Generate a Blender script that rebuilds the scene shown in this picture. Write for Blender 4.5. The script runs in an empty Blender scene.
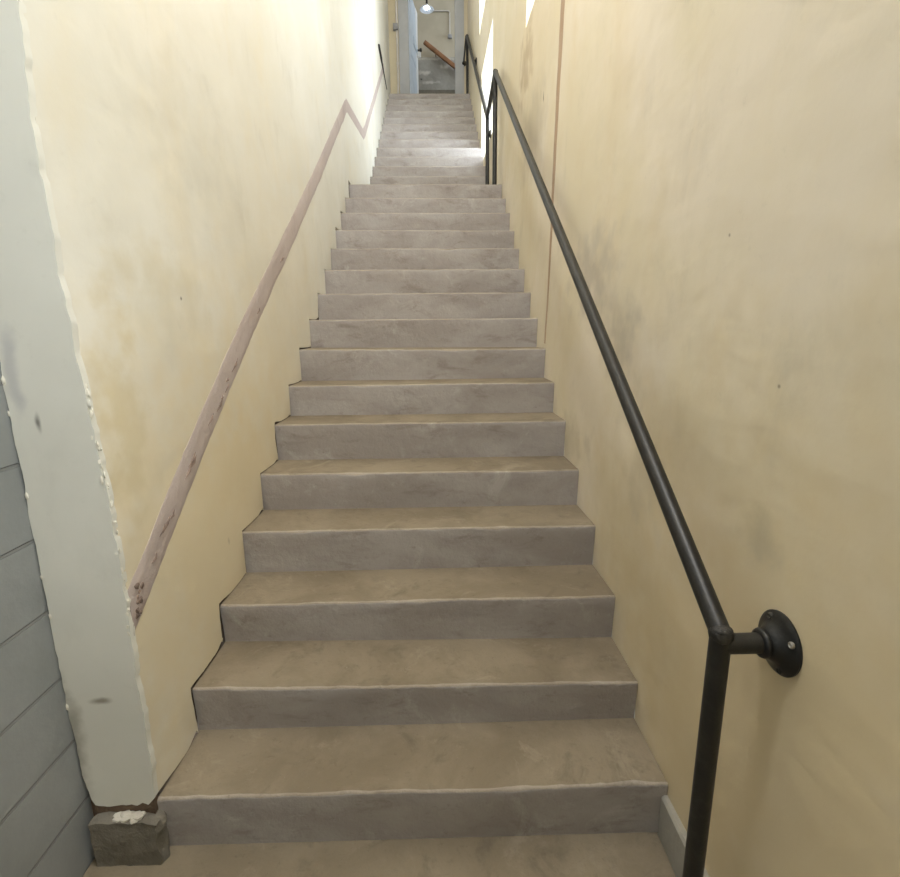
import bpy, bmesh, math, random
from mathutils import Vector, Matrix, noise
from mathutils.geometry import delaunay_2d_cdt

random.seed(7)
COL = bpy.context.scene.collection
R, T = 0.17481, 0.25062            # riser and tread of both flights

# ------------------------------------------------------------------ helpers
def n1(x, y=0.0, z=0.0):
    return noise.noise(Vector((x, y, z)))

def lerp_table(tab, v):
    if v <= tab[0][0]:
        return tab[0][1]
    for (a, fa), (b, fb) in zip(tab, tab[1:]):
        if v <= b:
            return fa + (fb - fa) * (v - a) / (b - a)
    return tab[-1][1]

def link(name, bm, mat, parent=None, smooth=True, angle=40):
    me = bpy.data.meshes.new(name)
    bmesh.ops.recalc_face_normals(bm, faces=bm.faces[:])
    bm.to_mesh(me)
    bm.free()
    o = bpy.data.objects.new(name, me)
    COL.objects.link(o)
    for m in (mat if isinstance(mat, (list, tuple)) else [mat]):
        me.materials.append(m)
    if smooth:
        for p in me.polygons:
            p.use_smooth = True
        me.set_sharp_from_angle(angle=math.radians(angle))
    if parent is not None:
        o.parent = parent
    return o

def empty(name, loc=(0, 0, 0)):
    o = bpy.data.objects.new(name, None)
    o.empty_display_size = 0.1
    COL.objects.link(o)
    return o

def tag(o, label, cat, group=None):
    o['label'] = label
    o['category'] = cat
    if group:
        o['group'] = group
    return o

def struct(o, label=None, cat=None):
    o['kind'] = 'structure'
    if label:
        o['label'] = label
    if cat:
        o['category'] = cat
    return o

def add_box(bm, x0, x1, y0, y1, z0, z1, bevel=0.0, segs=2):
    vs = [bm.verts.new((x, y, z)) for x in (x0, x1) for y in (y0, y1) for z in (z0, z1)]
    fs = []
    for q in ((0, 1, 3, 2), (4, 6, 7, 5), (0, 4, 5, 1), (2, 3, 7, 6), (0, 2, 6, 4), (1, 5, 7, 3)):
        fs.append(bm.faces.new([vs[i] for i in q]))
    if bevel > 0:
        es = list({e for f in fs for e in f.edges})
        bmesh.ops.bevel(bm, geom=es, offset=bevel, segments=segs, profile=0.5, affect='EDGES')

def frame_for(d):
    d = d.normalized()
    a = Vector((0, 0, 1)) if abs(d.z) < 0.9 else Vector((1, 0, 0))
    u = d.cross(a).normalized()
    return u, d.cross(u).normalized()

def add_tube(bm, pts, radii, seg=20, caps=True):
    pts = [Vector(p) for p in pts]
    if not isinstance(radii, (list, tuple)):
        radii = [radii] * len(pts)
    u = None
    rings = []
    for i, p in enumerate(pts):
        if i == 0:
            d = pts[1] - pts[0]
            tan = d
        elif i == len(pts) - 1:
            d = pts[-1] - pts[-2]
            tan = d
        else:
            a = (pts[i] - pts[i - 1]).normalized()
            b = (pts[i + 1] - pts[i]).normalized()
            tan = a + b
            d = tan
        tan = tan.normalized()
        if u is None:
            u, v = frame_for(tan)
        else:
            u = (u - tan * u.dot(tan)).normalized()
            v = tan.cross(u).normalized()
        k = 1.0
        if 0 < i < len(pts) - 1:
            c = (pts[i] - pts[i - 1]).normalized().dot(tan)
            k = 1.0 / max(c, 0.5) if radii[i] == radii[i - 1] else 1.0
        ring = []
        for s in range(seg):
            an = 2 * math.pi * s / seg
            ring.append(bm.verts.new(p + (u * math.cos(an) + v * math.sin(an)) * radii[i]))
        rings.append(ring)
    for a, b in zip(rings, rings[1:]):
        for s in range(seg):
            bm.faces.new((a[s], a[(s + 1) % seg], b[(s + 1) % seg], b[s]))
    if caps:
        bm.faces.new(rings[0][::-1])
        bm.faces.new(rings[-1])

def add_lathe(bm, prof, origin, axis='z', seg=32):
    """prof: list of (along axis, radius), may turn back on itself"""
    ox, oy, oz = origin
    rings = []
    for (h, r) in prof:
        ring = []
        for k in range(seg):
            a = 2 * math.pi * k / seg
            c_, s_ = r * math.cos(a), r * math.sin(a)
            ring.append(bm.verts.new((ox + c_, oy + s_, oz + h) if axis == 'z' else (ox + h, oy + c_, oz + s_)))
        rings.append(ring)
    for a, b in zip(rings, rings[1:]):
        for k in range(seg):
            bm.faces.new((a[k], a[(k + 1) % seg], b[(k + 1) % seg], b[k]))
    bm.faces.new(rings[0][::-1])
    bm.faces.new(rings[-1])

def add_blob(bm, c, r, flat=(1, 1, 1), seed=0.0, rough=0.25, sub=2):
    res = bmesh.ops.create_icosphere(bm, subdivisions=sub, radius=1.0)
    for v in res['verts']:
        k = 1 + rough * n1(v.co.x * 2 + seed, v.co.y * 2, v.co.z * 2)
        v.co = Vector((c[0] + v.co.x * r * flat[0] * k, c[1] + v.co.y * r * flat[1] * k, c[2] + v.co.z * r * flat[2] * k))

def inside(p, loop):
    x, y = p
    c = False
    j = len(loop) - 1
    for i in range(len(loop)):
        xi, yi = loop[i]
        xj, yj = loop[j]
        if (yi > y) != (yj > y) and x < (xj - xi) * (y - yi) / (yj - yi) + xi:
            c = not c
        j = i
    return c

def panel_bm(outline, holes, step, mapf, back, jitter=0.25):
    """A sheet of plaster: outline and holes in (u, v), put in space by mapf, thickness towards 'back'."""
    verts, edges = [], []
    for loop in [outline] + holes:
        b = len(verts)
        verts += [Vector(p) for p in loop]
        edges += [(b + i, b + (i + 1) % len(loop)) for i in range(len(loop))]
    nb = len(verts)
    us = [p[0] for p in outline]
    vs = [p[1] for p in outline]
    u = min(us) + step * 0.5
    while u < max(us):
        v = min(vs) + step * 0.5
        while v < max(vs):
            q = (u + random.uniform(-1, 1) * step * jitter, v + random.uniform(-1, 1) * step * jitter)
            verts.append(Vector(q))
            v += step
        u += step
    V, E, F, ov, oe, of = delaunay_2d_cdt(verts, edges, [], 0, 1e-6)
    bm = bmesh.new()
    front = {}
    for f in F:
        c = (sum(V[i][0] for i in f) / len(f), sum(V[i][1] for i in f) / len(f))
        if not inside(c, outline) or any(inside(c, h) for h in holes):
            continue
        for i in f:
            if i not in front:
                front[i] = bm.verts.new(mapf(V[i][0], V[i][1]))
        try:
            bm.faces.new([front[i] for i in f])
        except ValueError:
            pass
    rim = [e for e in bm.edges if len(e.link_faces) == 1]
    ext = bmesh.ops.extrude_edge_only(bm, edges=rim)
    for g in ext['geom']:
        if isinstance(g, bmesh.types.BMVert):
            g.co += Vector(back)
    return bm

# ------------------------------------------------------------------ materials
def new_mat(name):
    m = bpy.data.materials.new(name)
    m.use_nodes = True
    nt = m.node_tree
    for n in list(nt.nodes):
        nt.nodes.remove(n)
    out = nt.nodes.new('ShaderNodeOutputMaterial')
    b = nt.nodes.new('ShaderNodeBsdfPrincipled')
    nt.links.new(b.outputs[0], out.inputs[0])
    return m, nt, b

def N(nt, kind, **kw):
    n = nt.nodes.new(kind)
    for k, v in kw.items():
        setattr(n, k, v)
    return n

def tex_noise(nt, vec, scale, detail=4, rough=0.55, dist=0.0):
    n = N(nt, 'ShaderNodeTexNoise')
    n.inputs['Scale'].default_value = scale
    n.inputs['Detail'].default_value = detail
    n.inputs['Roughness'].default_value = rough
    n.inputs['Distortion'].default_value = dist
    nt.links.new(vec, n.inputs['Vector'])
    return n.outputs['Fac']

def ramp(nt, fac, a, b, lo=0.0, hi=1.0):
    m = N(nt, 'ShaderNodeMapRange', interpolation_type='SMOOTHSTEP')
    m.inputs['From Min'].default_value = a
    m.inputs['From Max'].default_value = b
    m.inputs['To Min'].default_value = lo
    m.inputs['To Max'].default_value = hi
    nt.links.new(fac, m.inputs['Value'])
    return m.outputs['Result']

def mixc(nt, fac, a, b):
    m = N(nt, 'ShaderNodeMix', data_type='RGBA')
    if isinstance(fac, float):
        m.inputs[0].default_value = fac
    else:
        nt.links.new(fac, m.inputs[0])
    for idx, c in ((6, a), (7, b)):
        if isinstance(c, (tuple, list)):
            m.inputs[idx].default_value = (c[0], c[1], c[2], 1)
        else:
            nt.links.new(c, m.inputs[idx])
    return m.outputs[2]

def math_(nt, op, a, b):
    m = N(nt, 'ShaderNodeMath', operation=op)
    for i, c in enumerate((a, b)):
        if isinstance(c, (int, float)):
            m.inputs[i].default_value = c
        else:
            nt.links.new(c, m.inputs[i])
    return m.outputs[0]

def position(nt, scale=(1, 1, 1), rot=(0, 0, 0)):
    g = N(nt, 'ShaderNodeNewGeometry')
    mp = N(nt, 'ShaderNodeMapping')
    mp.inputs['Scale'].default_value = scale
    mp.inputs['Rotation'].default_value = rot
    nt.links.new(g.outputs['Position'], mp.inputs['Vector'])
    return mp.outputs[0]

def bump(nt, b, hts, dist=0.01):
    """hts: list of (socket, weight)"""
    tot = None
    for s, w in hts:
        t = math_(nt, 'MULTIPLY', s, w)
        tot = t if tot is None else math_(nt, 'ADD', tot, t)
    bp = N(nt, 'ShaderNodeBump')
    bp.inputs['Strength'].default_value = 1.0
    bp.inputs['Distance'].default_value = dist
    nt.links.new(tot, bp.inputs['Height'])
    nt.links.new(bp.outputs[0], b.inputs['Normal'])

def stained_tinted(nt, col, stains_tints, wob=0.12):
    """stains and broad tints with a place of their own: (x,y,z), (rx,ry,rz), colour, strength"""
    p = position(nt)
    nz = N(nt, 'ShaderNodeTexNoise')
    nz.inputs['Scale'].default_value = 9.0
    nz.inputs['Detail'].default_value = 4
    nt.links.new(p, nz.inputs['Vector'])
    sub = N(nt, 'ShaderNodeVectorMath', operation='SUBTRACT')
    sub.inputs[1].default_value = (0.5, 0.5, 0.5)
    nt.links.new(nz.outputs['Color'], sub.inputs[0])
    for c, r, colour, k in stains_tints:
        w = wob * 2.2
        d = N(nt, 'ShaderNodeVectorMath', operation='SUBTRACT')
        d.inputs[1].default_value = c
        nt.links.new(p, d.inputs[0])
        dv = N(nt, 'ShaderNodeVectorMath', operation='DIVIDE')
        dv.inputs[1].default_value = r
        nt.links.new(d.outputs[0], dv.inputs[0])
        sc = N(nt, 'ShaderNodeVectorMath', operation='SCALE')
        sc.inputs['Scale'].default_value = 2.6 if max(r[1], r[2]) < 0.5 else 0.9
        nt.links.new(sub.outputs[0], sc.inputs[0])
        ad = N(nt, 'ShaderNodeVectorMath', operation='ADD')
        nt.links.new(dv.outputs[0], ad.inputs[0])
        nt.links.new(sc.outputs[0], ad.inputs[1])
        ln = N(nt, 'ShaderNodeVectorMath', operation='LENGTH')
        nt.links.new(ad.outputs[0], ln.inputs[0])
        f = ramp(nt, ln.outputs['Value'], 1.25, 0.2, 0.0, k)
        col = mixc(nt, f, col, colour)
    return col

def plaster(name, base, alt, grime, stains_tints=(), rough=0.8, bumpk=1.0, streak=(1, 1, 1), ochre=None):
    m, nt, b = new_mat(name)
    p = position(nt)
    ps = position(nt, (1.5, 1.5, 0.9))
    pt = position(nt, (1.0, 1.0, 1.0), (0.6, 0.0, 0.0))
    c = mixc(nt, ramp(nt, tex_noise(nt, p, 1.3, 5, 0.6), 0.36, 0.66), base, alt)
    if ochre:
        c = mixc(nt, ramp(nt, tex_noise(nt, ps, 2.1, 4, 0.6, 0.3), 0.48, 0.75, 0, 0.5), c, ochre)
    c = mixc(nt, ramp(nt, tex_noise(nt, ps, 2.9, 6, 0.65, 0.25), 0.52, 0.80, 0, 0.26), c, grime)
    c = mixc(nt, ramp(nt, tex_noise(nt, p, 26, 4, 0.7), 0.60, 0.80, 0, 0.16), c, grime)
    if stains_tints:
        c = stained_tinted(nt, c, stains_tints)
    nt.links.new(c, b.inputs['Base Color'])
    b.inputs['Roughness'].default_value = rough
    b.inputs['Specular IOR Level'].default_value = 0.3
    tr = position(nt, (3.0, 1.0, 3.4), (0.5, 0.0, 0.0))
    bump(nt, b, [(tex_noise(nt, p, 2.0, 3, 0.5), 1.6 * bumpk), (tex_noise(nt, tr, 3.2, 2, 0.5, 0.3), 0.18 * bumpk),
                 (tex_noise(nt, p, 70, 3, 0.6), 0.02 * bumpk), (tex_noise(nt, p, 11, 3, 0.55), 0.05 * bumpk)], 0.012)
    return m

def concrete(name, base, alt, dark, light, bumpk=1.0, rough=0.85, stretch=(1, 1, 1), spec=0.3):
    m, nt, b = new_mat(name)
    p = position(nt)
    ps = position(nt, stretch)
    c = mixc(nt, ramp(nt, tex_noise(nt, ps, 3.0, 6, 0.62, 0.4), 0.35, 0.66), base, alt)
    c = mixc(nt, ramp(nt, tex_noise(nt, ps, 7.5, 6, 0.7, 0.5), 0.52, 0.72, 0, 0.55), c, dark)
    c = mixc(nt, ramp(nt, tex_noise(nt, p, 5.2, 6, 0.75, 0.8), 0.55, 0.72, 0, 0.55), c, light)
    c = mixc(nt, ramp(nt, tex_noise(nt, p, 22, 5, 0.75, 0.4), 0.60, 0.72, 0, 0.45), c, dark)
    c = mixc(nt, ramp(nt, tex_noise(nt, p, 55, 4, 0.7), 0.66, 0.74, 0, 0.5), c, light)
    c = mixc(nt, ramp(nt, tex_noise(nt, p, 120, 3, 0.7), 0.55, 0.8, 0, 0.3), c, dark)
    nt.links.new(c, b.inputs['Base Color'])
    b.inputs['Roughness'].default_value = rough
    b.inputs['Specular IOR Level'].default_value = spec
    bump(nt, b, [(tex_noise(nt, p, 6, 4, 0.6), 0.9 * bumpk), (tex_noise(nt, p, 38, 4, 0.65), 0.30 * bumpk),
                 (tex_noise(nt, p, 160, 2, 0.6), 0.09 * bumpk)], 0.012)
    return m

def simple(name, col, rough=0.5, metal=0.0, var=0.12, scale=12, bumpk=0.0, spec=0.5):
    m, nt, b = new_mat(name)
    p = position(nt)
    d = tuple(c * (1 - var) for c in col)
    l = tuple(min(1, c * (1 + var)) for c in col)
    c = mixc(nt, ramp(nt, tex_noise(nt, p, scale, 5, 0.6), 0.35, 0.65), d, l)
    nt.links.new(c, b.inputs['Base Color'])
    b.inputs['Roughness'].default_value = rough
    b.inputs['Metallic'].default_value = metal
    b.inputs['Specular IOR Level'].default_value = spec
    if bumpk:
        bump(nt, b, [(tex_noise(nt, p, scale * 4, 3, 0.6), bumpk)], 0.01)
    return m

CREAM = (0.71, 0.64, 0.49)
CREAM2 = (0.76, 0.69, 0.575)
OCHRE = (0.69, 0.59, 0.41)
GRIME = (0.40, 0.375, 0.305)

M_left = plaster('left plaster', (0.655, 0.64, 0.57), (0.70, 0.69, 0.635), GRIME, ochre=(0.67, 0.615, 0.48), stains_tints=[
    ((-0.74, 0.75, 0.75), (0.8, 1.5, 0.95), (0.675, 0.575, 0.375), 0.75),  # this and the next: broad ochre tints, strongest low down
    ((-0.73, 1.6, 1.55), (0.6, 1.0, 0.8), (0.68, 0.61, 0.46), 0.4),
    ((-0.75, 0.10, 1.25), (0.2, 0.12, 0.34), (0.50, 0.41, 0.20), 0.45),
    ((-0.75, 0.35, 1.62), (0.2, 0.28, 0.16), (0.50, 0.45, 0.31), 0.3),
    ((-0.74, 0.65, 2.15), (0.2, 0.35, 0.28), (0.46, 0.45, 0.39), 0.18),
    ((-0.74, 0.75, 0.98), (0.2, 0.35, 0.2), (0.66, 0.55, 0.34), 0.3),
    ((-0.745, 0.33, 0.99), (0.03, 0.009, 0.012), (0.03, 0.025, 0.02), 0.9),
    ((-0.745, 0.47, 1.62), (0.03, 0.007, 0.007), (0.05, 0.04, 0.03), 0.9),
    ((-0.73, 0.62, 0.72), (0.03, 0.012, 0.02), (0.12, 0.09, 0.05), 0.6)])
M_right = plaster('right plaster', CREAM, CREAM2, GRIME, ochre=OCHRE, stains_tints=[
    ((0.756, -0.45, 0.55), (0.8, 1.3, 1.0), (0.63, 0.52, 0.32), 0.8),  # broad ochre tint over the lower wall near the foot
    ((0.70, 2.7, 3.3), (0.5, 1.3, 0.7), (0.66, 0.56, 0.38), 0.45),
    ((0.756, -0.251, 1.087), (0.2, 0.07, 0.07), (0.42, 0.37, 0.26), 0.5),
    ((0.736, 0.608, 1.471), (0.2, 0.16, 0.16), (0.42, 0.39, 0.33), 0.45),
    ((0.73, 0.95, 1.74), (0.2, 0.34, 0.2), (0.44, 0.41, 0.36), 0.42),
    ((0.70, 2.35, 2.72), (0.2, 0.5, 0.3), (0.40, 0.345, 0.25), 0.5),
    ((0.69, 2.65, 3.25), (0.2, 0.3, 0.22), (0.42, 0.32, 0.20), 0.6),
    ((0.72, 1.15, 0.98), (0.2, 0.3, 0.12), (0.44, 0.39, 0.29), 0.4),
    ((0.74, 0.33, 1.02), (0.2, 0.14, 0.16), (0.48, 0.43, 0.33), 0.4),
    ((0.70, 2.02, 2.82), (0.05, 0.012, 0.03), (0.10, 0.08, 0.06), 0.8),
    ((0.755, -0.02, 1.72), (0.05, 0.005, 0.005), (0.14, 0.12, 0.09), 0.6),
    ((0.755, -0.25, 1.40), (0.05, 0.005, 0.005), (0.14, 0.12, 0.09), 0.6)])
M_return = plaster('pale skim plaster', (0.66, 0.66, 0.61), (0.71, 0.71, 0.66), (0.42, 0.42, 0.37), bumpk=0.45, stains_tints=[
    ((-0.86, -0.01, 0.53), (0.035, 0.05, 0.012), (0.16, 0.13, 0.09), 0.7),
    ((-0.885, -0.01, 1.30), (0.008, 0.05, 0.03), (0.10, 0.09, 0.08), 0.8),
    ((-0.925, -0.01, 1.42), (0.022, 0.05, 0.13), (0.36, 0.37, 0.41), 0.5),
    ((-0.95, -0.01, 0.40), (0.035, 0.05, 0.22), (0.20, 0.18, 0.14), 0.6)])
M_substrate = concrete('brown masonry core', (0.12, 0.085, 0.06), (0.17, 0.12, 0.085), (0.05, 0.04, 0.03), (0.22, 0.17, 0.12), 2.0)
M_mauve = concrete('mauve filler', (0.45, 0.385, 0.365), (0.50, 0.435, 0.415), (0.35, 0.28, 0.26), (0.55, 0.49, 0.465), 0.8, stretch=(1, .35, .35))
M_pink = concrete('pink filler', (0.42, 0.30, 0.21), (0.47, 0.35, 0.25), (0.34, 0.24, 0.16), (0.52, 0.42, 0.30), 0.6)
M_riser = concrete('grey riser concrete', (0.335, 0.31, 0.30), (0.41, 0.39, 0.385), (0.215, 0.185, 0.16), (0.51, 0.50, 0.495), 0.9, stretch=(.7, .7, 1.6))
M_tread = concrete('dusty tread concrete', (0.195, 0.16, 0.112), (0.26, 0.218, 0.158), (0.125, 0.102, 0.073), (0.34, 0.295, 0.222), 0.9)
M_nose = concrete('worn nosing concrete', (0.30, 0.26, 0.21), (0.38, 0.34, 0.29), (0.17, 0.145, 0.115), (0.52, 0.48, 0.42), 1.2)
M_floor = concrete('floor concrete', (0.20, 0.165, 0.115), (0.25, 0.21, 0.15), (0.11, 0.093, 0.07), (0.30, 0.26, 0.20), 0.8)
M_foot = concrete('footing concrete', (0.15, 0.14, 0.115), (0.19, 0.175, 0.145), (0.08, 0.07, 0.055), (0.30, 0.285, 0.245), 1.6)
M_skirt = concrete('skirting cement', (0.31, 0.30, 0.265), (0.37, 0.355, 0.315), (0.24, 0.24, 0.21), (0.52, 0.49, 0.40), 0.6)
M_ceiling = plaster('ceiling paint', (0.72, 0.69, 0.6), (0.76, 0.73, 0.64), (0.6, 0.57, 0.48), bumpk=0.3)
M_back = plaster('foyer paint', (0.50, 0.46, 0.36), (0.54, 0.50, 0.40), (0.40, 0.36, 0.28), bumpk=0.3)
M_endwall = plaster('end wall plaster', (0.60, 0.54, 0.40), (0.66, 0.60, 0.46), (0.44, 0.38, 0.27), bumpk=0.5)
M_far = plaster('far room plaster', (0.46, 0.42, 0.33), (0.52, 0.48, 0.39), (0.38, 0.35, 0.28), bumpk=0.5)
M_dado = plaster('rough render', (0.27, 0.265, 0.245), (0.38, 0.375, 0.35), (0.14, 0.135, 0.12), bumpk=3.0, stains_tints=[
    ((0.36, 10.77, 6.86), (0.16, 0.3, 0.07), (0.66, 0.65, 0.62), 0.8), ((-0.14, 10.77, 6.74), (0.14, 0.3, 0.05), (0.66, 0.64, 0.60), 0.7),
    ((-0.04, 10.77, 6.56), (0.2, 0.3, 0.035), (0.62, 0.60, 0.57), 0.7), ((0.05, 10.77, 7.0), (0.9, 0.3, 0.03), (0.62, 0.60, 0.55), 0.6),
    ((-0.22, 10.77, 6.62), (0.03, 0.3, 0.02), (0.03, 0.03, 0.03), 0.9)])
M_frame = simple('grey door paint', (0.42, 0.44, 0.47), 0.5, var=0.06, scale=3)
M_leaf = simple('blue grey door paint', (0.56, 0.64, 0.75), 0.6, var=0.06, scale=3)
M_edge = simple('white door edge paint', (0.80, 0.82, 0.84), 0.7, var=0.03)
M_white = simple('white window paint', (0.80, 0.80, 0.77), 0.45, var=0.04)
M_reveal = plaster('white reveal plaster', (0.78, 0.75, 0.66), (0.82, 0.79, 0.70), (0.6, 0.56, 0.46), bumpk=0.4)
M_wood = simple('reddish brown wood', (0.26, 0.12, 0.05), 0.5, var=0.25, scale=6)
M_conduit = simple('pale conduit', (0.66, 0.64, 0.62), 0.4, var=0.05)
M_box = simple('grey metal box', (0.30, 0.31, 0.33), 0.5, var=0.08)
M_dark = simple('dark iron', (0.028, 0.026, 0.024), 0.5, 0.3, 0.3)
M_enamel = simple('white enamel', (0.75, 0.80, 0.86), 0.3, var=0.03)
M_steel = simple('screw steel', (0.62, 0.60, 0.56), 0.3, 0.9, 0.1)

# black painted pipe with scuffs
M_pipe, nt, b = new_mat('black pipe paint')
p = position(nt)
c = mixc(nt, ramp(nt, tex_noise(nt, p, 22, 5, 0.65), 0.45, 0.75), (0.011, 0.011, 0.0105), (0.024, 0.024, 0.022))
c = mixc(nt, ramp(nt, tex_noise(nt, p, 160, 4, 0.7), 0.66, 0.78, 0, 0.4), c, (0.12, 0.115, 0.10))
nt.links.new(c, b.inputs['Base Color'])
b.inputs['Roughness'].default_value = 0.42
b.inputs['Specular IOR Level'].default_value = 0.45
bump(nt, b, [(tex_noise(nt, p, 150, 3, 0.6), 0.12)], 0.004)
M_weld = concrete('scuffed weld bead', (0.03, 0.029, 0.027), (0.05, 0.047, 0.04), (0.015, 0.015, 0.014), (0.20, 0.19, 0.16), 1.5, 0.5)

# painted block wall: courses from world height, joints as bump and slightly darker line
M_block, nt, b = new_mat('blue grey painted blocks')
g = N(nt, 'ShaderNodeNewGeometry')
sp = N(nt, 'ShaderNodeSeparateXYZ')
nt.links.new(g.outputs['Position'], sp.inputs[0])
cb = N(nt, 'ShaderNodeCombineXYZ')
nt.links.new(math_(nt, 'ADD', sp.outputs['Y'], 4.0 + 0.35), cb.inputs[0])
nt.links.new(sp.outputs['Z'], cb.inputs[1])
br = N(nt, 'ShaderNodeTexBrick')
br.inputs['Scale'].default_value = 1.0
br.inputs['Brick Width'].default_value = 0.8
br.inputs['Row Height'].default_value = 0.2
br.inputs['Mortar Size'].default_value = 0.0055
br.inputs['Mortar Smooth'].default_value = 0.35
nt.links.new(cb.outputs[0], br.inputs['Vector'])
p = position(nt)
c = mixc(nt, ramp(nt, tex_noise(nt, p, 2.5, 5, 0.6), 0.35, 0.68), (0.235, 0.25, 0.25), (0.29, 0.305, 0.31))
c = mixc(nt, ramp(nt, tex_noise(nt, p, 9, 5, 0.7), 0.6, 0.8, 0, 0.4), c, (0.38, 0.40, 0.40))
c = mixc(nt, ramp(nt, br.outputs['Fac'], 0.2, 1.0, 0, 0.45), c, (0.15, 0.15, 0.14))
nt.links.new(c, b.inputs['Base Color'])
b.inputs['Roughness'].default_value = 0.42
bump(nt, b, [(br.outputs['Fac'], -0.55), (tex_noise(nt, p, 55, 4, 0.6), 0.07), (tex_noise(nt, p, 5, 3, 0.5), 0.35)], 0.012)

# clear pane: mostly let through, a little mirror
M_glass, nt, b = new_mat('window glass')
out = [n for n in nt.nodes if n.type == 'OUTPUT_MATERIAL'][0]
tr = N(nt, 'ShaderNodeBsdfTransparent')
gl = N(nt, 'ShaderNodeBsdfGlossy')
gl.inputs['Roughness'].default_value = 0.02
mx = N(nt, 'ShaderNodeMixShader')
mx.inputs[0].default_value = 0.06
nt.links.new(tr.outputs[0], mx.inputs[1])
nt.links.new(gl.outputs[0], mx.inputs[2])
nt.links.new(mx.outputs[0], out.inputs[0])
nt.nodes.remove(b)

# lit bulb
M_bulb, nt, b = new_mat('lit bulb')
b.inputs['Base Color'].default_value = (0.9, 0.93, 1, 1)
b.inputs['Emission Color'].default_value = (0.85, 0.92, 1, 1)
b.inputs['Emission Strength'].default_value = 14.0

# ------------------------------------------------------------------ plan of the stairwell
LT = [(-0.1, -0.752), (0.0, -0.752), (0.5, -0.745), (1.0, -0.737), (1.5, -0.727), (2.3, -0.712), (3.76, -0.712), (4.55, -0.650), (7.6, -0.645), (8.45, -0.685)]
RT = [(-3.2, 0.765), (-0.4, 0.760), (0.0, 0.750), (0.5, 0.743), (1.0, 0.724), (1.5, 0.709), (2.5, 0.698), (3.76, 0.680), (4.5, 0.648), (5.6, 0.634), (7.6, 0.617), (8.45, 0.625)]
Y2 = 4.57                     # first riser of the upper flight
ZL = 2.797                    # landing
ZT = ZL + 13 * R              # top landing
YE = 8.45                     # end wall
ZC = 7.6                      # ceiling

def XL(y):
    return lerp_table(LT, y)

def XR(y):
    return lerp_table(RT, y)

def calm(y, z):
    h = 0.0 if y < 0 else (y * R / T if y < 3.76 else (ZL if y < Y2 else ZL + (y - Y2) * R / T))
    return min(1.0, max(0.0, (z - h - 0.25) / 0.5))

# corner of the left wall bulges outwards at chest height
BUL = [(0.0, 0.0), (0.7, 0.0), (0.95, 0.004), (1.16, -0.004), (1.38, -0.014), (1.61, -0.028), (1.85, -0.034), (2.0, -0.03), (2.3, -0.012), (3.0, 0.0)]

STEPW = [  # left x, right x, height at left, height at right of each tread of the lower flight
    (-0.752, 0.752, 0.181, 0.188), (-0.742, 0.752, 0.351, 0.335), (-0.745, 0.742, 0.510, 0.518), (-0.742, 0.733, 0.698, 0.700),
    (-0.735, 0.722, 0.872, 0.873), (-0.722, 0.712, 1.056, 1.058), (-0.727, 0.710, 1.220, 1.225), (-0.721, 0.704, 1.404, 1.395),
    (-0.720, 0.703, 1.574, 1.574), (-0.709, 0.697, 1.745, 1.745), (-0.709, 0.697, 1.923, 1.921), (-0.704, 0.690, 2.101, 2.096),
    (-0.711, 0.682, 2.275, 2.264), (-0.709, 0.687, 2.454, 2.446), (-0.718, 0.684, 2.627, 2.616), (-0.718, 0.680, 2.799, 2.793)]

# ------------------------------------------------------------------ left wall
def stair_profile():
    """(y, z) of the concrete surface along the stair, from the foot up"""
    p = [(0.0, 0.0)]
    for i in range(16):
        p += [(i * T, STEPW[i - 1][2] if i else 0.0), (i * T, STEPW[i][2])]
    p += [(Y2, STEPW[15][2])]
    for j in range(13):
        p += [(Y2 + j * T, ZL + j * R), (Y2 + j * T, ZL + (j + 1) * R)]
    p += [(YE, ZT)]
    return p

def jag_gap(s, big=True):
    a = 0.003 + 0.055 * max(0.0, n1(s * 3.1, 5.5) - 0.05) + 0.005 * abs(n1(s * 19, 1.2)) + 0.0025 * n1(s * 60, 3.3)
    return max(0.006, a)

def left_lower_edge():
    prof = stair_profile()
    pts = []
    s = 0.0
    for (a, b) in zip(prof, prof[1:]):
        L = math.hypot(b[0] - a[0], b[1] - a[1])
        if L < 1e-6:
            continue
        vertical = abs(b[0] - a[0]) < 1e-6
        far = a[0] > 3.8
        n = max(2, int(L / (0.03 if far else 0.014)))
        for k in range(n):
            t = k / n
            y = a[0] + (b[0] - a[0]) * t
            z = a[1] + (b[1] - a[1]) * t
            g = jag_gap(s + L * t) * (0.35 if far else 1.0)
            if vertical:
                # the plaster breaks away from the riser; it cuts the corners
                e = max(0.0, t - 0.8) / 0.2
                pts.append((y - g, z + g * (1 - t) + 0.4 * g * e))
            else:
                e = max(0.0, 1 - t / 0.35)
                e2 = max(0.0, (t - 0.72) / 0.28)
                pts.append((y - g * max(0, 1 - t * 6) , z + g * 0.8 + 0.004 * e + (0.016 * e2 * (0.3 + abs(n1(s * 2.3)) * 2.2) if not far else 0)))
        s += L
    pts.append((YE, ZT + 0.004))
    # drop points that step back
    out = []
    for q in pts:
        if q[0] < 0.0:
            q = (0.0, q[1])
        if out and math.hypot(q[0] - out[-1][0], q[1] - out[-1][1]) < 0.003:
            continue
        out.append(q)
    return out

low = left_lower_edge()
low = [q for q in low if q[1] > 0.185 or q[0] > 0.02]
low[0] = (0.0, 0.205)
outl = low + [(YE, ZC)]
z = ZC
while z > 0.25:
    outl.append((0.0, z))
    z -= 0.03

def left_map(y, z):
    x = XL(y) + lerp_table(BUL, z) * max(0.0, 1 - y / 0.35)
    x += calm(y, z) * (0.004 * n1(y * 1.7, z * 1.7, 2.0) + 0.0018 * n1(y * 6, z * 6, 9.0))
    return Vector((x, y, z))

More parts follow.
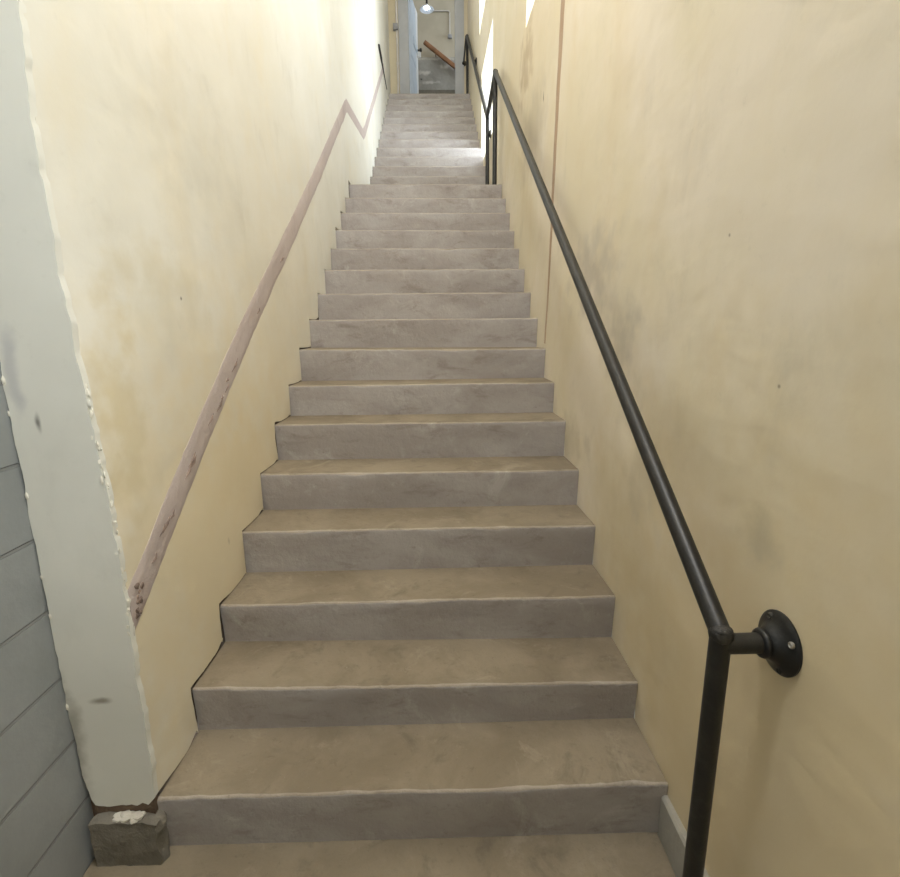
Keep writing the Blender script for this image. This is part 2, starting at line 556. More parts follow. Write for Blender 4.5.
bm = panel_bm(outl, [], 0.11, left_map, (-0.016, 0, 0))
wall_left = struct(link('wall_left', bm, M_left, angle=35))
bm = bmesh.new()                                     # masonry behind the plaster
ys = [0.006, 0.5, 1.0, 1.5, 2.3, 3.76, 4.55, 7.6, 8.45]
prev = None
for y in ys:
    vs = [bm.verts.new((XL(y) - 0.0155 - (0.045 if y < 0.5 else 0.0), y, 0.0)), bm.verts.new((XL(y) - 0.0155 - (0.045 if y < 0.5 else 0.0), y, ZC)),
          bm.verts.new((-1.0, y, ZC)), bm.verts.new((-1.0, y, 0.0))]
    if prev:
        for k in range(4):
            bm.faces.new((prev[k], prev[(k + 1) % 4], vs[(k + 1) % 4], vs[k]))
    else:
        bm.faces.new(vs)
    prev = vs
bm.faces.new(prev[::-1])
link('masonry_core', bm, M_substrate, wall_left, smooth=False)

# mauve filled chase of the lost handrail
CH = [(-0.05, 0.745), (0.775, 1.368), (3.795, 3.455), (4.46, 3.445), (6.86, 5.115)]
def ribbon(path, halves, mapf, lift, step, seed):
    """a strip of filler following a path on a wall, frayed along both edges"""
    L, R_ = [], []
    P = [Vector(q) for q in path]
    dense, dirs, spot, hw = [], [], [], []
    for k, (a, b) in enumerate(zip(P, P[1:])):
        n = max(2, int((b - a).length / step))
        for i in range(n + (1 if k == len(P) - 2 else 0)):
            dense.append(a + (b - a) * (i / n))
            dirs.append((b - a).normalized())
            spot.append(i == 0)
            hw.append(halves[k] + (halves[k + 1] - halves[k]) * i / n)
    for i, q in enumerate(dense):
        d = dirs[i]
        if spot[i] and i > 0:
            d = (dirs[i] + dirs[i - 1]).normalized()
            k = 1 / max(0.45, d.dot(dirs[i]))
        else:
            k = 1.0
        nn = Vector((-d.y, d.x))
        s = i * step
        half = hw[i]
        h1 = half * k + 0.005 * n1(s * 6, seed) + 0.003 * n1(s * 33, seed + 2)
        h2 = half * k + 0.005 * n1(s * 6, seed + 7) + 0.003 * n1(s * 33, seed + 4)
        L.append(q + nn * h1)
        R_.append(q - nn * h2)
    bm = bmesh.new()
    prev = None
    for i in range(len(dense)):
        row = []
        m = 6
        for k in range(m + 1):
            t = k / m
            q = R_[i].lerp(L[i], t)
            w = lift * (0.0 if k in (0, m) else (0.6 + 0.8 * abs(n1(q.x * 9, q.y * 9, seed))))
            row.append(bm.verts.new(mapf(q.x, q.y, w + 0.0006)))
        bot = [bm.verts.new(mapf(R_[i].x, R_[i].y, -0.006)), bm.verts.new(mapf(L[i].x, L[i].y, -0.006))]
        full = [bot[0]] + row + [bot[1]]
        if prev:
            for k in range(len(full) - 1):
                bm.faces.new((prev[k], prev[k + 1], full[k + 1], full[k]))
            bm.faces.new((prev[-1], prev[0], full[0], full[-1]))
        else:
            bm.faces.new(full[::-1])
        prev = full
    bm.faces.new(prev)
    return bm

bm = ribbon(CH, [0.05, 0.056, 0.05, 0.045, 0.042], lambda y, z, w: left_map(max(y, 0.001), z) + Vector((w, 0, 0)), 0.004, 0.02, 3.0)
o = link('filled_chase', bm, M_mauve, wall_left)
o['label'] = 'mauve filled groove zigzagging up the plaster'
# broken crust along the lower half of the chase
bm = bmesh.new()
for k in range(16):
    t = random.random() ** 1.6 * 0.42
    y = 0.0 + t * 3.79
    z = 0.80 + (y / 3.79) * 2.655 + random.uniform(-0.016, 0.016)
    q = left_map(y, z)
    L = random.uniform(0.01, 0.045)
    d = Vector((0, 0.82, 0.57))
    pts = [q + Vector((0.003, 0, 0)) - d * L, q + Vector((0.006, 0, random.uniform(-.004, .004))), q + Vector((0.003, 0, 0)) + d * L]
    add_tube(bm, pts, [0.0012, random.uniform(0.0025, 0.005), 0.0012], 6)
for k in range(9):
    add_blob(bm, left_map(0.01 + 0.05 * random.random(), 0.76 + 0.09 * random.random()) + Vector((0.003, 0, 0)), random.uniform(0.005, 0.013), (0.6, 1, 1), k, 0.5)
link('broken_crust', bm, simple('raw brown filler', (0.21, 0.155, 0.13), 0.9, var=0.3, scale=30), wall_left)

# ------------------------------------------------------------------ right wall with its windows and one added opening
WIN = [(-2.45, -1.05, 1.95, 2.65), (1.50, 2.67, 3.485, 4.75), (4.44, 5.575, 3.46, 4.47), (4.75, 5.91, 5.03, 6.4)]  # first opening unseen, added and shaped to light the wall end and upper steps
def loop_rect(a, b, c, d, n=5):
    pts = []
    cor = [(a, c), (b, c), (b, d), (a, d)]
    for (p, q) in zip(cor, cor[1:] + cor[:1]):
        for i in range(n):
            t = i / n
            w = 0.0
            pts.append((p[0] + (q[0] - p[0]) * t, p[1] + (q[1] - p[1]) * t))
    return pts

outr = [(-3.2, -0.02)]
y = -3.2
while y < 0:
    y += 0.1
    outr.append((min(y, 0.0), -0.02))
for (yy, zz) in stair_profile()[2:]:
    outr.append((yy + 0.012, zz - 0.02))
clean = []
for q in outr:
    if not clean or math.hypot(q[0] - clean[-1][0], q[1] - clean[-1][1]) > 0.004:
        clean.append(q)
outr = clean
outr += [(YE, ZC)]
y = YE
while y > -3.0:
    y -= 0.2
    outr.append((max(y, -3.2), ZC))
if outr[-1][0] > -3.2:
    outr.append((-3.2, ZC))

def right_map(y, z):
    x = XR(y) + calm(y, z) * (0.004 * n1(y * 1.5, z * 1.5, 12.0) + 0.0018 * n1(y * 5, z * 5, 19.0))
    return Vector((x, y, z))

bm = panel_bm(outr, [loop_rect(*w) for w in WIN], 0.12, right_map, (0.03, 0, 0))
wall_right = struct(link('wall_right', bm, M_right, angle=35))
DEPTH = 0.30
bm = bmesh.new()                                     # masonry of the outer wall around the openings
def wall_slab(y0, y1, z0, z1):
    vs = []
    for y in (y0, y1):
        for (dx, z) in ((0.029, z0), (0.029, z1), (DEPTH + 0.08, z1), (DEPTH + 0.08, z0)):
            vs.append(bm.verts.new((XR(y) + dx, y, z)))
    for k in range(4):
        bm.faces.new((vs[k], vs[(k + 1) % 4], vs[4 + (k + 1) % 4], vs[4 + k]))
    bm.faces.new(vs[0:4][::-1])
    bm.faces.new(vs[4:8])
cuts = sorted({-3.2, YE, 0.0, 1.0, 3.76} | {w[0] for w in WIN} | {w[1] for w in WIN})
for a, b_ in zip(cuts, cuts[1:]):
    mid = (a + b_) / 2
    hs = sorted([(w[2], w[3]) for w in WIN if w[0] < mid < w[1]])
    zz = -0.2
    for h in hs:
        wall_slab(a, b_, zz, h[0])
        zz = h[1]
    wall_slab(a, b_, zz, ZC)
link('masonry_core', bm, M_reveal, wall_right, smooth=False)

bm = ribbon([(1.78, 1.425), (1.70, 2.0), (1.66, 2.6), (1.60, 3.15), (1.57, 3.9), (1.56, 4.6)], [0.016, 0.024, 0.036, 0.046, 0.05, 0.05],
            lambda y, z, w: right_map(y, z) + Vector((-w, 0, 0)), 0.002, 0.03, 31.0)
o = link('filled_chase', bm, M_pink, wall_right)
o['label'] = 'narrow brown upright streak of filler'

for k, (a, b_, c_, d_) in enumerate(WIN):
    w = struct(empty('window_%d' % (k + 1)))
    xo = XR((a + b_) / 2) + DEPTH
    bm = bmesh.new()
    t = 0.045
    for (y0, y1, z0, z1) in ((a, a + t, c_, d_), (b_ - t, b_, c_, d_), (a + t, b_ - t, c_, c_ + t), (a + t, b_ - t, d_ - t, d_)):
        add_box(bm, xo - 0.03, xo + 0.03, y0, y1, z0, z1)
    ym = (a + b_) / 2
    add_box(bm, xo - 0.02, xo + 0.02, ym - 0.02, ym + 0.02, c_ + t, d_ - t)
    zm = c_ + (d_ - c_) * 0.6
    add_box(bm, xo - 0.018, xo + 0.018, a + t, ym - 0.02, zm - 0.018, zm + 0.018)
    add_box(bm, xo - 0.018, xo + 0.018, ym + 0.02, b_ - t, zm - 0.018, zm + 0.018)
    link('window_frame', bm, M_white, w, smooth=False)
    bm = bmesh.new()
    add_box(bm, xo - 0.003, xo + 0.003, a + t * .8, b_ - t * .8, c_ + t * .8, d_ - t * .8)
    link('glass', bm, M_glass, w, smooth=False)

# ------------------------------------------------------------------ staircases


def step_bm(xl, xr, xl2, xr2, y0, y1, zl0, zr0, zl, zr, seed, nx=90, worn=1.0):
    """one cast step: battered riser, worn uneven nosing, slightly dished tread; xl2/xr2 at the back"""
    bm = bmesh.new()
    rows = []
    for i in range(nx + 1):
        t = i / nx
        z0 = zl0 + (zr0 - zl0) * t
        z1 = zl + (zr - zl) * t
        s = seed * 13.7
        wob = worn * (0.005 * n1(t * 4, s) + 0.003 * n1(t * 19, s, 4) + 0.002 * n1(t * 55, s, 8))
        chip = worn * 0.010 * (max(0.0, n1(t * 9, s, 15) - 0.30) * 3 + max(0.0, n1(t * 34, s, 45) - 0.3) * 1.5)
        dish = worn * -0.004 * math.sin(math.pi * t) ** 2
        r = 0.007 + worn * (0.003 * abs(n1(t * 12, s, 3))) + chip * 0.8
        pr = []
        yf = y0 + wob
        rw = worn * 0.0025 * n1(t * 4, s, 21)
        pr.append((y0 + 0.012, z0 - 0.03))
        pr.append((y0 + 0.011, z0))
        pr.append((y0 + 0.008 + rw, z0 + (z1 - z0) * 0.35))
        pr.append((yf + 0.003 + rw, z0 + (z1 - z0) * 0.7))
        pr.append((yf, z1 - r * 1.2))
        for k in range(1, 5):
            a = math.pi / 2 * k / 4
            pr.append((yf + r - r * math.cos(a), z1 - r + r * math.sin(a) + wob * 0.3))
        pr.append((y0 + 0.06, z1 + dish * 0.6 + 0.001 * n1(t * 8, s, 30)))
        pr.append((y0 + (y1 - y0) * 0.6, z1 + dish))
        pr.append((y1 + 0.014, z1 + dish * 0.2))
        pr.append((y1 + 0.014, z0 - 0.03))
        row = []
        for (yy, zz) in pr:
            f = min(1.0, max(0.0, (yy - y0) / (y1 - y0)))
            a = xl + (xl2 - xl) * f
            b2 = xr + (xr2 - xr) * f
            row.append(bm.verts.new((a + (b2 - a) * t, yy, zz)))
        rows.append(row)
    m = len(rows[0])
    for a, b2 in zip(rows, rows[1:]):
        for k in range(m):
            f = bm.faces.new((a[k], a[(k + 1) % m], b2[(k + 1) % m], b2[k]))
            if 8 <= k <= m - 3:
                f.material_index = 1
            elif 5 <= k < 8:
                f.material_index = 2
    bm.faces.new(rows[0])
    bm.faces.new(rows[-1][::-1])
    return bm

lower = tag(empty('staircase'), 'wide worn concrete staircase rising from the floor up to the landing', 'staircase')
for i, (a, b_, hl, hr) in enumerate(STEPW):
    zl0, zr0 = (0.0, 0.0) if i == 0 else STEPW[i - 1][2:4]
    y0 = i * T
    y1 = y0 + T if i < 15 else Y2 + 0.01
    nxt = STEPW[i + 1] if i < 15 else None
    e = 0.003 if i == 15 else 0.0
    xl = XL(y0) - 0.006 + e
    xr = XR(y0) - 0.0015 - e
    bm = step_bm(xl, xr, XL(y1) - 0.006 + e, XR(y1) - 0.0015 - e, y0, y1, zl0, zr0, hl, hr, i + 1)
    if i == 0:
        for v in bm.verts:
            v.co.z = max(v.co.z, 0.0)
    link('step' if i < 15 else 'landing', bm, [M_riser, M_tread, M_nose], lower, angle=60)

upper = tag(empty('staircase'), 'narrower upper flight of concrete stairs leading from the landing to the doorway', 'staircase')
for j in range(13):
    y0 = Y2 + j * T
    y1 = y0 + T
    z0 = ZL + j * R
    bm = step_bm(XL(y0) + 0.002, XR(y0) - 0.0015, XL(y1) + 0.002, XR(y1) - 0.0015, y0, y1 - 0.012 if j < 12 else y1, z0, z0, z0 + R, z0 + R, 40 + j, nx=24)
    if j == 0:
        for v in bm.verts:
            v.co.z = max(v.co.z, ZL + 0.001)
    link('step', bm, [M_riser, M_tread, M_nose], upper, angle=60)

# ------------------------------------------------------------------ foot of the stair
bm = bmesh.new()
add_box(bm, -0.97, 0.80, -3.2, 0.012, -0.15, 0.0)
struct(link('floor', bm, M_floor, smooth=False))
bm = bmesh.new()
add_box(bm, -1.0, 0.66, YE - 0.62, 12.0, ZT - 0.2, ZT - 0.002)
add_box(bm, -2.4, 2.4, YE + 0.31, 12.0, ZT - 0.2, ZT - 0.001)
struct(link('floor_upper', bm, M_tread, smooth=False))

# pale end of the left wall that faces the foot of the stair
edge = []
z = 0.205
while z < ZC:
    x = -0.752 + lerp_table(BUL, z) + 0.005 * n1(z * 12, 4.4) + 0.005 * n1(z * 41, 2.2)
    edge.append((x + 0.004, z))
    z += 0.014
outp = []
x = -0.925
while x < -0.765:
    outp.append((x, 0.182 + 0.016 * n1(x * 40, 8.0) + 0.012 * n1(x * 13, 3.0)))
    x += 0.008
outp += edge + [(-0.93, ZC)]
z = ZC - 0.02
while z > 0.20:
    outp.append((-0.949 + (0.02 * max(0, (0.35 - z) / 0.2)) + 0.005 * n1(z * 9, 14.0) + 0.003 * n1(z * 37, 15.0), z))
    z -= 0.014
bm = panel_bm(outp, [], 0.06, lambda x, z: Vector((x, -0.014 + 0.003 * n1(x * 6, z * 4, 3.0), z)), (0, 0.020, 0))
ret = struct(link('wall_front_left', bm, M_return, angle=35))
# lumps of loose plaster along its arris
bm = bmesh.new()
for k in range(70):
    z = random.choice([random.uniform(1.05, 1.45), random.uniform(1.1, 1.4), random.uniform(0.7, 1.1)])
    x = -0.752 + lerp_table(BUL, z) + random.uniform(-0.006, 0.006)
    add_blob(bm, (x + 0.002, -0.010 + random.uniform(-0.004, 0.006), z), random.uniform(0.002, 0.0048), (1, 0.8, random.uniform(1, 3)), k, 0.7, 1)
for k in range(8):
    z = random.uniform(0.35, 1.7)
    add_blob(bm, (-0.949 + random.uniform(-0.003, 0.004), -0.014, z), random.uniform(0.003, 0.007), (1, 0.6, 2), k, 0.6, 1)
link('plaster_crumbs', bm, plaster('crumbly plaster', (0.70, 0.68, 0.60), (0.76, 0.74, 0.66), (0.5, 0.45, 0.33), bumpk=0.4), ret)

# broken concrete footing under it
bm = bmesh.new()
add_box(bm, -0.928, -0.742, -0.045, 0.004, 0.0, 0.150)
bmesh.ops.subdivide_edges(bm, edges=bm.edges[:], cuts=9, use_grid_fill=True)
for v in bm.verts:
    c_ = v.co.copy()
    k = 1.0 if c_.z > 0.002 else 0.0
    fr = 1.0 if c_.x > -0.775 else 0.35
    v.co += Vector((n1(c_.x * 30, c_.y * 30, c_.z * 30) * 0.016 * fr, n1(c_.x * 25, c_.z * 25, 5) * 0.007, (n1(c_.x * 22, c_.y * 30, 9) * 0.008 - 0.02 * max(0, (c_.x + 0.77) / 0.03) * (c_.z / 0.15) * 0.6) * k * (1 if c_.z > 0.12 else 0.2)))
    if v.co.z < 0.0:
        v.co.z = 0.0
    v.co.y = min(v.co.y, 0.004)
ft = tag(link('footing_block', bm, M_foot, angle=50), 'rough grey broken concrete block at the foot of the pale wall end', 'concrete block')
bm = bmesh.new()
for k in range(14):
    add_blob(bm, (random.uniform(-0.865, -0.79), random.uniform(-0.038, -0.012), 0.152 + random.uniform(-0.004, 0.004)), random.uniform(0.006, 0.014), (1.4, 1, 0.6), k, 0.5, 1)
link('mortar_dab', bm, concrete('pale mortar', (0.5, 0.47, 0.40), (0.58, 0.55, 0.48), (0.35, 0.32, 0.27), (0.66, 0.64, 0.58), 1.0), ft)
bm = bmesh.new()
add_box(bm, -0.93, -0.76, -0.010, 0.008, 0.142, 0.20)
link('masonry_core', bm, M_substrate, ret, smooth=False)

bm = bmesh.new()
add_box(bm, -1.15, -0.952, -3.2, 0.006, -0.1, ZC)
struct(link('wall_block', bm, M_block, smooth=False))

# skirting on the right, up to the first riser
bm = bmesh.new()
n = 40
prev = None
for i in range(n + 1):
    y = -3.15 + (3.155) * i / n
    x1 = XR(y) + 0.01
    x0 = 0.733 + 0.0015 * n1(y * 6, 3)
    zt = 0.145 + 0.003 * n1(y * 4, 7)
    vs = [bm.verts.new(q) for q in ((x0, y, 0.0), (x0, y, zt - 0.008), (x0 + 0.006, y, zt), (x1, y, zt + 0.003), (x1, y, 0.0))]
    if prev:
        for k in range(5):
            bm.faces.new((prev[k], prev[(k + 1) % 5], vs[(k + 1) % 5], vs[k]))
    else:
        bm.faces.new(vs)
    prev = vs
bm.faces.new(prev[::-1])
struct(link('baseboard_right', bm, M_skirt, angle=30))

bm = bmesh.new()
add_box(bm, -1.15, 1.15, -3.3, -3.2, -0.1, ZC)
struct(link('wall_back', bm, M_back, smooth=False))
bm = bmesh.new()
add_box(bm, -1.15, 1.15, -3.3, YE + 0.3, ZC, ZC + 0.15)
struct(link('ceiling', bm, M_ceiling, smooth=False))

# ------------------------------------------------------------------ handrail of black pipe
hr = tag(empty('handrail'), 'black iron pipe handrail running up the right wall in two slopes', 'handrail')
PR = 0.0205
A = Vector((0.6356, -0.3500, 0.9214))
B = Vector((0.612, 3.81, 3.722))
Cc = Vector((0.6109, 4.5300, 3.6269))
D = Vector((0.574, 7.62, 5.868))
bm = bmesh.new()
d = (B - A).normalized()
add_tube(bm, [A, A + d * 0.5, B - d * 0.06, B - d * 0.02, B], PR, 24)
rail = link('rail', bm, M_pipe, hr)
bm = bmesh.new()
add_tube(bm, [B - (B - Cc).normalized() * 0.0, Cc], PR, 20)
link('landing_rail', bm, M_pipe, hr)
bm = bmesh.new()
add_tube(bm, [Cc, D], PR, 20)
link('rail', bm, M_pipe, hr)

def post(top, foot):
    bm = bmesh.new()
    add_tube(bm, [foot, top], PR, 24)
    return link('post', bm, M_pipe, hr)
p1 = post(A + Vector((0, 0, 0.012)), Vector((A.x + 0.003, A.y + 0.003, 0.001)))
p2 = post(B, Vector((0.614, 3.815, 2.7965)))
p3 = post(Cc, Vector((Cc.x + 0.002, Cc.y, 2.7985)))
p4 = post(D, Vector((0.578, 7.62, ZT + 0.002)))
for jt in (A, B, Cc, D):                       # weld beads round the joints
    bm = bmesh.new()
    add_blob(bm, jt, PR * 1.13, (1, 1, 1), jt.z, 0.1, 3)
    w = link('weld', bm, M_weld, hr)

def bracket(frm, wall_x, axis='x', ry=None, size=1.0, screws=True):
    """short pipe, threaded collar and round flange against the wall"""
    bm = bmesh.new()
    L = abs(wall_x - (frm.x if axis == 'x' else frm.y))
    add_tube(bm, [(0, 0, 0), (L - 0.03, 0, 0)], PR * 0.98 * size, 24)
    br_ = link('bracket', bm, M_pipe, hr)
    bm = bmesh.new()
    c0 = L - 0.046
    prof = [(c0, 0.0215), (c0 + 0.002, 0.0275), (c0 + 0.007, 0.0295), (c0 + 0.011, 0.0275), (c0 + 0.013, 0.0245), (c0 + 0.016, 0.0290),
            (c0 + 0.020, 0.0325), (c0 + 0.026, 0.037), (c0 + 0.031, 0.044), (c0 + 0.035, 0.053), (c0 + 0.038, 0.0605), (c0 + 0.041, 0.0635), (c0 + 0.045, 0.063)]
    add_tube(bm, [(q[0], 0, 0) for q in prof], [q[1] * size for q in prof], 40)
    fl = link('flange', bm, M_pipe, br_, angle=50)
    objs = [br_, fl]
    if screws:
        for k in range(4):
            a = math.radians(62 + 90 * k)
            bm = bmesh.new()
            yy, zz = 0.050 * math.cos(a) * size, 0.052 * math.sin(a) * size
            x0 = c0 + 0.036
            add_lathe(bm, [(0.0, 0.0068), (-0.004, 0.0068), (-0.0055, 0.005), (-0.0035, 0.0028), (-0.0034, 0.0004)], (x0, yy, zz), 'x', 16)
            link('screw', bm, M_steel if k == 1 else M_weld, fl)
    br_.location = frm
    if axis == 'y':
        br_.rotation_euler = (0, 0, math.pi / 2)
    return br_
bracket(A + Vector((0, 0, -0.022)), XR(A.y), size=1.0)
bracket(Vector((Cc.x, Cc.y, 3.4692)), XR(Cc.y) - 0.001, size=0.62, screws=False)
q = Cc + (D - Cc) * 0.585
bracket(q, XR(q.y) - 0.001, size=0.8, screws=False)
bracket(Vector((0.560, 7.62, 5.868)), YE - 0.002, axis='y', size=0.72, screws=False)

# ------------------------------------------------------------------ end wall, doorway, far room
XJ0, XJ1, XJ2, XJ3 = -0.522, -0.360, 0.416, 0.567
bm = bmesh.new()
add_box(bm, -1.0, XJ0, YE, YE + 0.30, ZT - 0.2, ZC)
add_box(bm, XJ3, 1.0, YE, YE + 0.30, ZT - 0.2, ZC)
add_box(bm, XJ0, XJ3, YE, YE + 0.30, 7.25, ZC)
struct(link('wall_end', bm, M_endwall, smooth=False))

door = struct(empty('door_1'))
bm = bmesh.new()
add_box(bm, XJ0, XJ1, YE - 0.02, YE + 0.14, ZT, 7.25, 0.006)
add_box(bm, XJ2, XJ3, YE - 0.02, YE + 0.14, ZT, 7.25, 0.006)
add_box(bm, XJ1, XJ2, YE - 0.02, YE + 0.14, 7.10, 7.25)
link('door_frame', bm, M_frame, door, smooth=False)
h = Vector((XJ1 + 0.012, YE + 0.15, 0))
ang = math.radians(82)
dx, dy = math.cos(ang), math.sin(ang)
bm = bmesh.new()
add_box(bm, 0, 0.76, 0.0, 0.040, ZT + 0.01, 7.08, 0.003)
for (z0, z1) in ((ZT + 0.16, ZT + 0.85), (ZT + 1.05, ZT + 1.9)):
    add_box(bm, 0.12, 0.64, -0.006, 0.004, z0, z1, 0.004)
leaf = link('door_leaf', bm, M_leaf, door, smooth=False)
bm = bmesh.new()
add_box(bm, 0.60, 0.762, -0.009, 0.042, ZT + 0.011, 7.079, 0.004)
link('leaf_edge', bm, M_edge, leaf, smooth=False)
bm = bmesh.new()
add_box(bm, 0.30, 0.745, -0.016, -0.0, 6.38, 6.50, 0.003)
link('lock_plate', bm, simple('pale blue plate', (0.58, 0.68, 0.80), 0.35), leaf, smooth=False)
bm = bmesh.new()
zc = 6.46
add_tube(bm, [(0.70, -0.012, zc), (0.70, -0.05, zc), (0.70, -0.056, zc), (0.70, -0.085, zc), (0.70, -0.095, zc)], [0.012, 0.014, 0.028, 0.030, 0.018], 16)
link('handle', bm, M_dark, leaf)
bm = bmesh.new()
add_box(bm, 0.68, 0.72, -0.070, -0.014, zc - 0.12, zc - 0.035, 0.006)
link('latch_plate', bm, M_edge, leaf, smooth=False)
leaf.location = (h.x, h.y, 0)
leaf.rotation_euler = (0, 0, ang)

YF = 10.8
bm = bmesh.new()
add_box(bm, -2.4, 2.4, YF, YF + 0.15, ZT - 0.2, 8.8)
wf = struct(link('wall_far', bm, M_far, smooth=False))
bm = bmesh.new()
add_box(bm, -2.4, 2.4, YF - 0.03, YF + 0.0, 6.42, 7.03, 0.006)
o = link('rough_dado', bm, M_dado, wf, smooth=False)
o['label'] = 'rough grey unplastered band'
bm = bmesh.new()
add_box(bm, -2.4, 2.4, YF - 0.05, YF, ZT, 6.42, 0.01)
o = link('plinth', bm, M_foot, wf, smooth=False)
for nm, x in (('wall_far_left', -2.5), ('wall_far_right', 2.4)):
    bm = bmesh.new()
    add_box(bm, x, x + 0.1, YE + 0.30, YF + 0.15, ZT - 0.2, 8.8)
    struct(link(nm, bm, M_far, smooth=False))
bm = bmesh.new()
add_box(bm, -2.5, 2.5, YE + 0.30, YF + 0.15, 8.8, 8.9)
struct(link('ceiling_far', bm, M_ceiling, smooth=False))
bm = bmesh.new()
add_box(bm, -2.5, -1.0, YE + 0.2, YE + 0.30, ZT - 0.2, 8.8)
add_box(bm, 1.0, 2.5, YE + 0.2, YE + 0.30, ZT - 0.2, 8.8)
add_box(bm, -1.0, 1.0, YE + 0.2, YE + 0.30, ZC + .15, 8.8)
struct(link('wall_far_front', bm, M_far, smooth=False))

# wooden rail on the far wall
wr = empty('wooden_handrail')
tag(wr, 'brown wooden handrail slanting down across the far room wall seen through the doorway', 'handrail')
P0, P1 = Vector((-0.14, YF - 0.10, 7.27)), Vector((0.80, YF - 0.10, 6.60))
dv = (P1 - P0).normalized()
up_ = Vector((-dv.z, 0, dv.x))
bm = bmesh.new()
add_box(bm, 0, (P1 - P0).length, -0.03, 0.03, -0.038, 0.038, 0.008)
rt = Matrix(((dv.x, 0, up_.x, P0.x), (0, 1, 0, P0.y), (dv.z, 0, up_.z, P0.z), (0, 0, 0, 1)))
bm.transform(rt)
link('rail', bm, M_wood, wr, angle=30)
for t in (0.25, 0.75):
    c_ = P0.lerp(P1, t)
    bm = bmesh.new()
    add_tube(bm, [c_ + Vector((0, 0.02, -0.03)), c_ + Vector((0, 0.05, -0.05)), c_ + Vector((0, 0.102, -0.05))], 0.009, 10)
    link('bracket', bm, M_dark, wr)

# pendant lamp in the far room
lamp = tag(empty('pendant_lamp'), 'small white enamel pendant lamp hanging in the room beyond the doorway', 'lamp')
LX, LY, LZ = -0.062, 9.6, 7.27
bm = bmesh.new()
add_lathe(bm, [(0.085, 0.016), (0.075, 0.022), (0.05, 0.03), (0.035, 0.05), (0.017, 0.095), (0.002, 0.128), (-0.006, 0.131), (-0.009, 0.128),
              (-0.004, 0.122), (0.010, 0.092), (0.028, 0.045), (0.042, 0.022)], (LX, LY, LZ), seg=36)
link('lamp_shade', bm, M_enamel, lamp)
bm = bmesh.new()
add_tube(bm, [(LX, LY, LZ + 0.08), (LX, LY, LZ + 0.15)], [0.022, 0.016], 16)
link('lamp_holder', bm, M_dark, lamp)
bm = bmesh.new()
add_tube(bm, [(LX, LY, LZ + 0.15), (LX, LY, 8.8)], 0.006, 10)
link('cord', bm, M_dark, lamp)
bm = bmesh.new()
add_blob(bm, (LX, LY, LZ + 0.022), 0.028, (1, 1, 1.15), 0, 0.0, 3)
link('bulb', bm, M_bulb, lamp)

# conduit on the end wall, left of the door
cd = tag(empty('conduit'), 'thin pale conduit pipe with a grey junction box left of the doorway', 'conduit')
bm = bmesh.new()
add_tube(bm, [(-0.548, YE - 0.022, 7.55), (-0.548, YE - 0.022, 6.4), (-0.548, YE - 0.022, 5.56), (-0.556, YE - 0.022, 5.44), (-0.585, YE - 0.02, ZT + 0.02)], 0.017, 14)
link('pipe', bm, M_conduit, cd)
bm = bmesh.new()
add_box(bm, -0.607, -0.527, YE - 0.07, YE - 0.001, 6.34, 6.43, 0.006)
link('junction_box', bm, M_box, cd, angle=30)
for z in (6.9, 5.85):
    bm = bmesh.new()
    add_box(bm, -0.572, -0.525, YE - 0.041, YE - 0.001, z, z + 0.02, 0.003)
    link('clip', bm, M_conduit, cd, angle=30)

eb = tag(empty('electrical_box'), 'small grey electrical box high on the far room wall right of the lamp', 'electrical box')
bm = bmesh.new()
add_box(bm, 0.35, 0.43, YF - 0.05, YF - 0.001, 7.37, 7.44, 0.006)
link('box', bm, M_box, eb, angle=30)
bm = bmesh.new()
add_tube(bm, [(0.39, YF - 0.015, 7.44), (0.39, YF - 0.015, 7.84), (0.36, YF - 0.015, 7.87), (-0.02, YF - 0.015, 7.87)], 0.011, 10)
link('pipe', bm, M_conduit, eb)

# thin dark rod on the left wall near the top
bm = bmesh.new()
r0 = Vector((XL(6.17) + 0.012, 6.17, 5.055))
r1 = Vector((XL(7.16) + 0.010, 7.16, 4.955))
add_tube(bm, [r0, r0.lerp(r1, 0.25), r0.lerp(r1, 0.4), r1], [0.014, 0.015, 0.008, 0.005], 10)
tag(link('rod', bm, M_dark), 'thin dark tapering rod lying along the white left wall near the top steps', 'rod')

# ------------------------------------------------------------------ light: sky at the windows, unseen stairwell lights, added fill
sc = bpy.context.scene
world = bpy.data.worlds.new('World')
sc.world = world
world.use_nodes = True
bg = world.node_tree.nodes['Background']
bg.inputs[0].default_value = (0.88, 0.94, 1.0, 1)
bg.inputs[1].default_value = 3.0

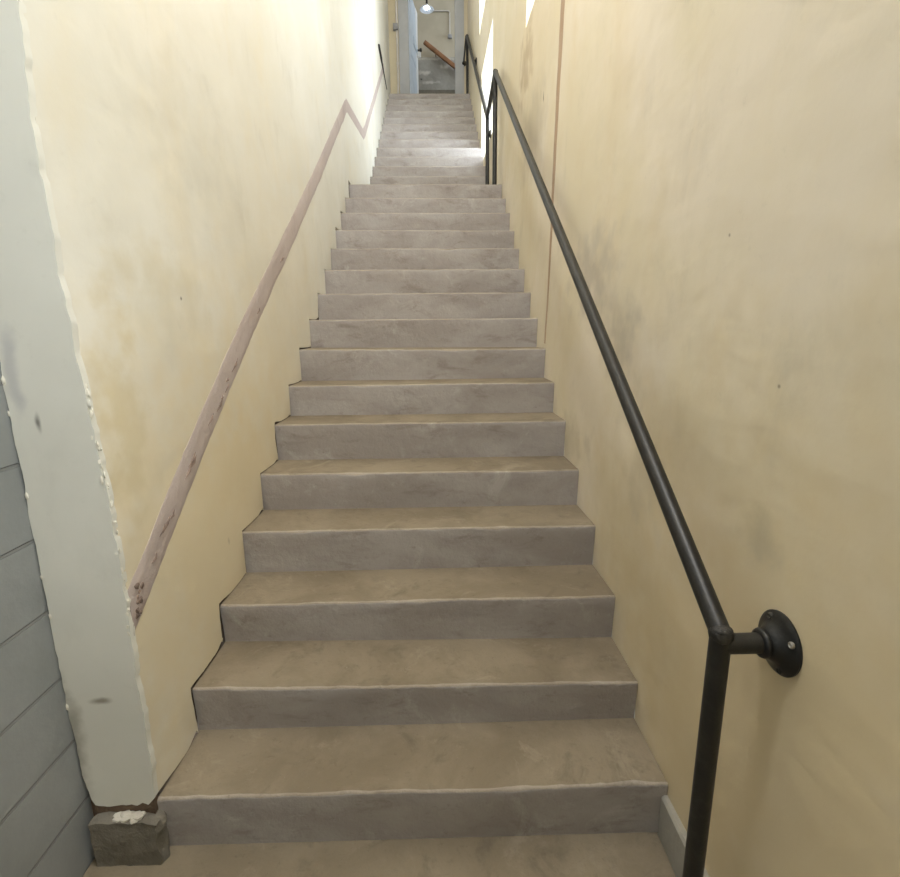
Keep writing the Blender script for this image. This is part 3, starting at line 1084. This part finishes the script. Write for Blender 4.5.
def area(name, loc, rot, sx, sy, power, col):
    L = bpy.data.lights.new(name, 'AREA')
    L.shape = 'RECTANGLE'
    L.size, L.size_y = sx, sy
    L.energy = power
    L.color = col
    o = bpy.data.objects.new(name, L)
    o.location = loc
    o.rotation_euler = rot
    COL.objects.link(o)
    return o
SKY = (0.82, 0.92, 1.0)
for k, (a, b_, c_, d_) in enumerate(WIN):
    pw = (66, 27, 26, 36)[k]  # the first serves the added unseen opening
    area('daylight_and_fill', (XR((a + b_) / 2) + DEPTH + 0.10, (a + b_) / 2, (c_ + d_) / 2), (0, math.radians(90 - 12), 0), d_ - c_, b_ - a, pw, SKY)
def globe(name, loc, power, col, r):
    L = bpy.data.lights.new(name, 'POINT')
    L.energy = power
    L.color = col
    L.shadow_soft_size = r
    o = bpy.data.objects.new(name, L)
    o.location = loc
    COL.objects.link(o)
globe('unseen_stairwell_light', (0.0, -0.5, 4.9), 245, (1.0, 0.98, 0.965), 0.25)
globe('unseen_stairwell_light', (0.0, 2.6, 6.4), 34, (1.0, 0.98, 0.96), 0.25)
globe('unseen_stairwell_light', (0.0, 6.6, 7.1), 11, (0.97, 0.98, 1.0), 0.2)  # added fill to brighten the end wall and door frame
area('daylight_and_fill', (2.35, 10.0, 7.2), (0, math.radians(90), 0), 1.2, 1.0, 30, SKY)  # no window here: unseen fill light added for the door leaf
area('far_room_fill', (0.0, 9.6, 8.75), (0, 0, 0), 2.5, 1.4, 16, (0.95, 0.97, 1.0))  # unseen ceiling panel added to light the far room
# ------------------------------------------------------------------ camera
cam = bpy.data.cameras.new('Camera')
cam.sensor_width = 36.0
cam.sensor_fit = 'HORIZONTAL'
cam.lens = 506.233 / 900 * 36.0
cam.clip_start = 0.02
co = bpy.data.objects.new('Camera', cam)
COL.objects.link(co)
rx = Vector((0.99973103, -0.02150072, -0.00869402))
uy = Vector((0.01308892, 0.21361192, 0.97683091))
bz = -Vector((0.01914542, 0.97668197, -0.21383589))
m = Matrix((rx, uy, bz)).transposed().to_4x4()
m.translation = Vector((0.08388462, -1.23657692, 1.51973077))
co.matrix_world = m
sc.camera = co

sc.view_settings.view_transform = 'Standard'
sc.view_settings.look = 'None'
sc.view_settings.exposure = 0.2
sc.view_settings.gamma = 1.0
sc.view_settings.use_curve_mapping = False
sc.cycles.max_bounces = 10
sc.cycles.diffuse_bounces = 6
sc.cycles.use_denoising = True
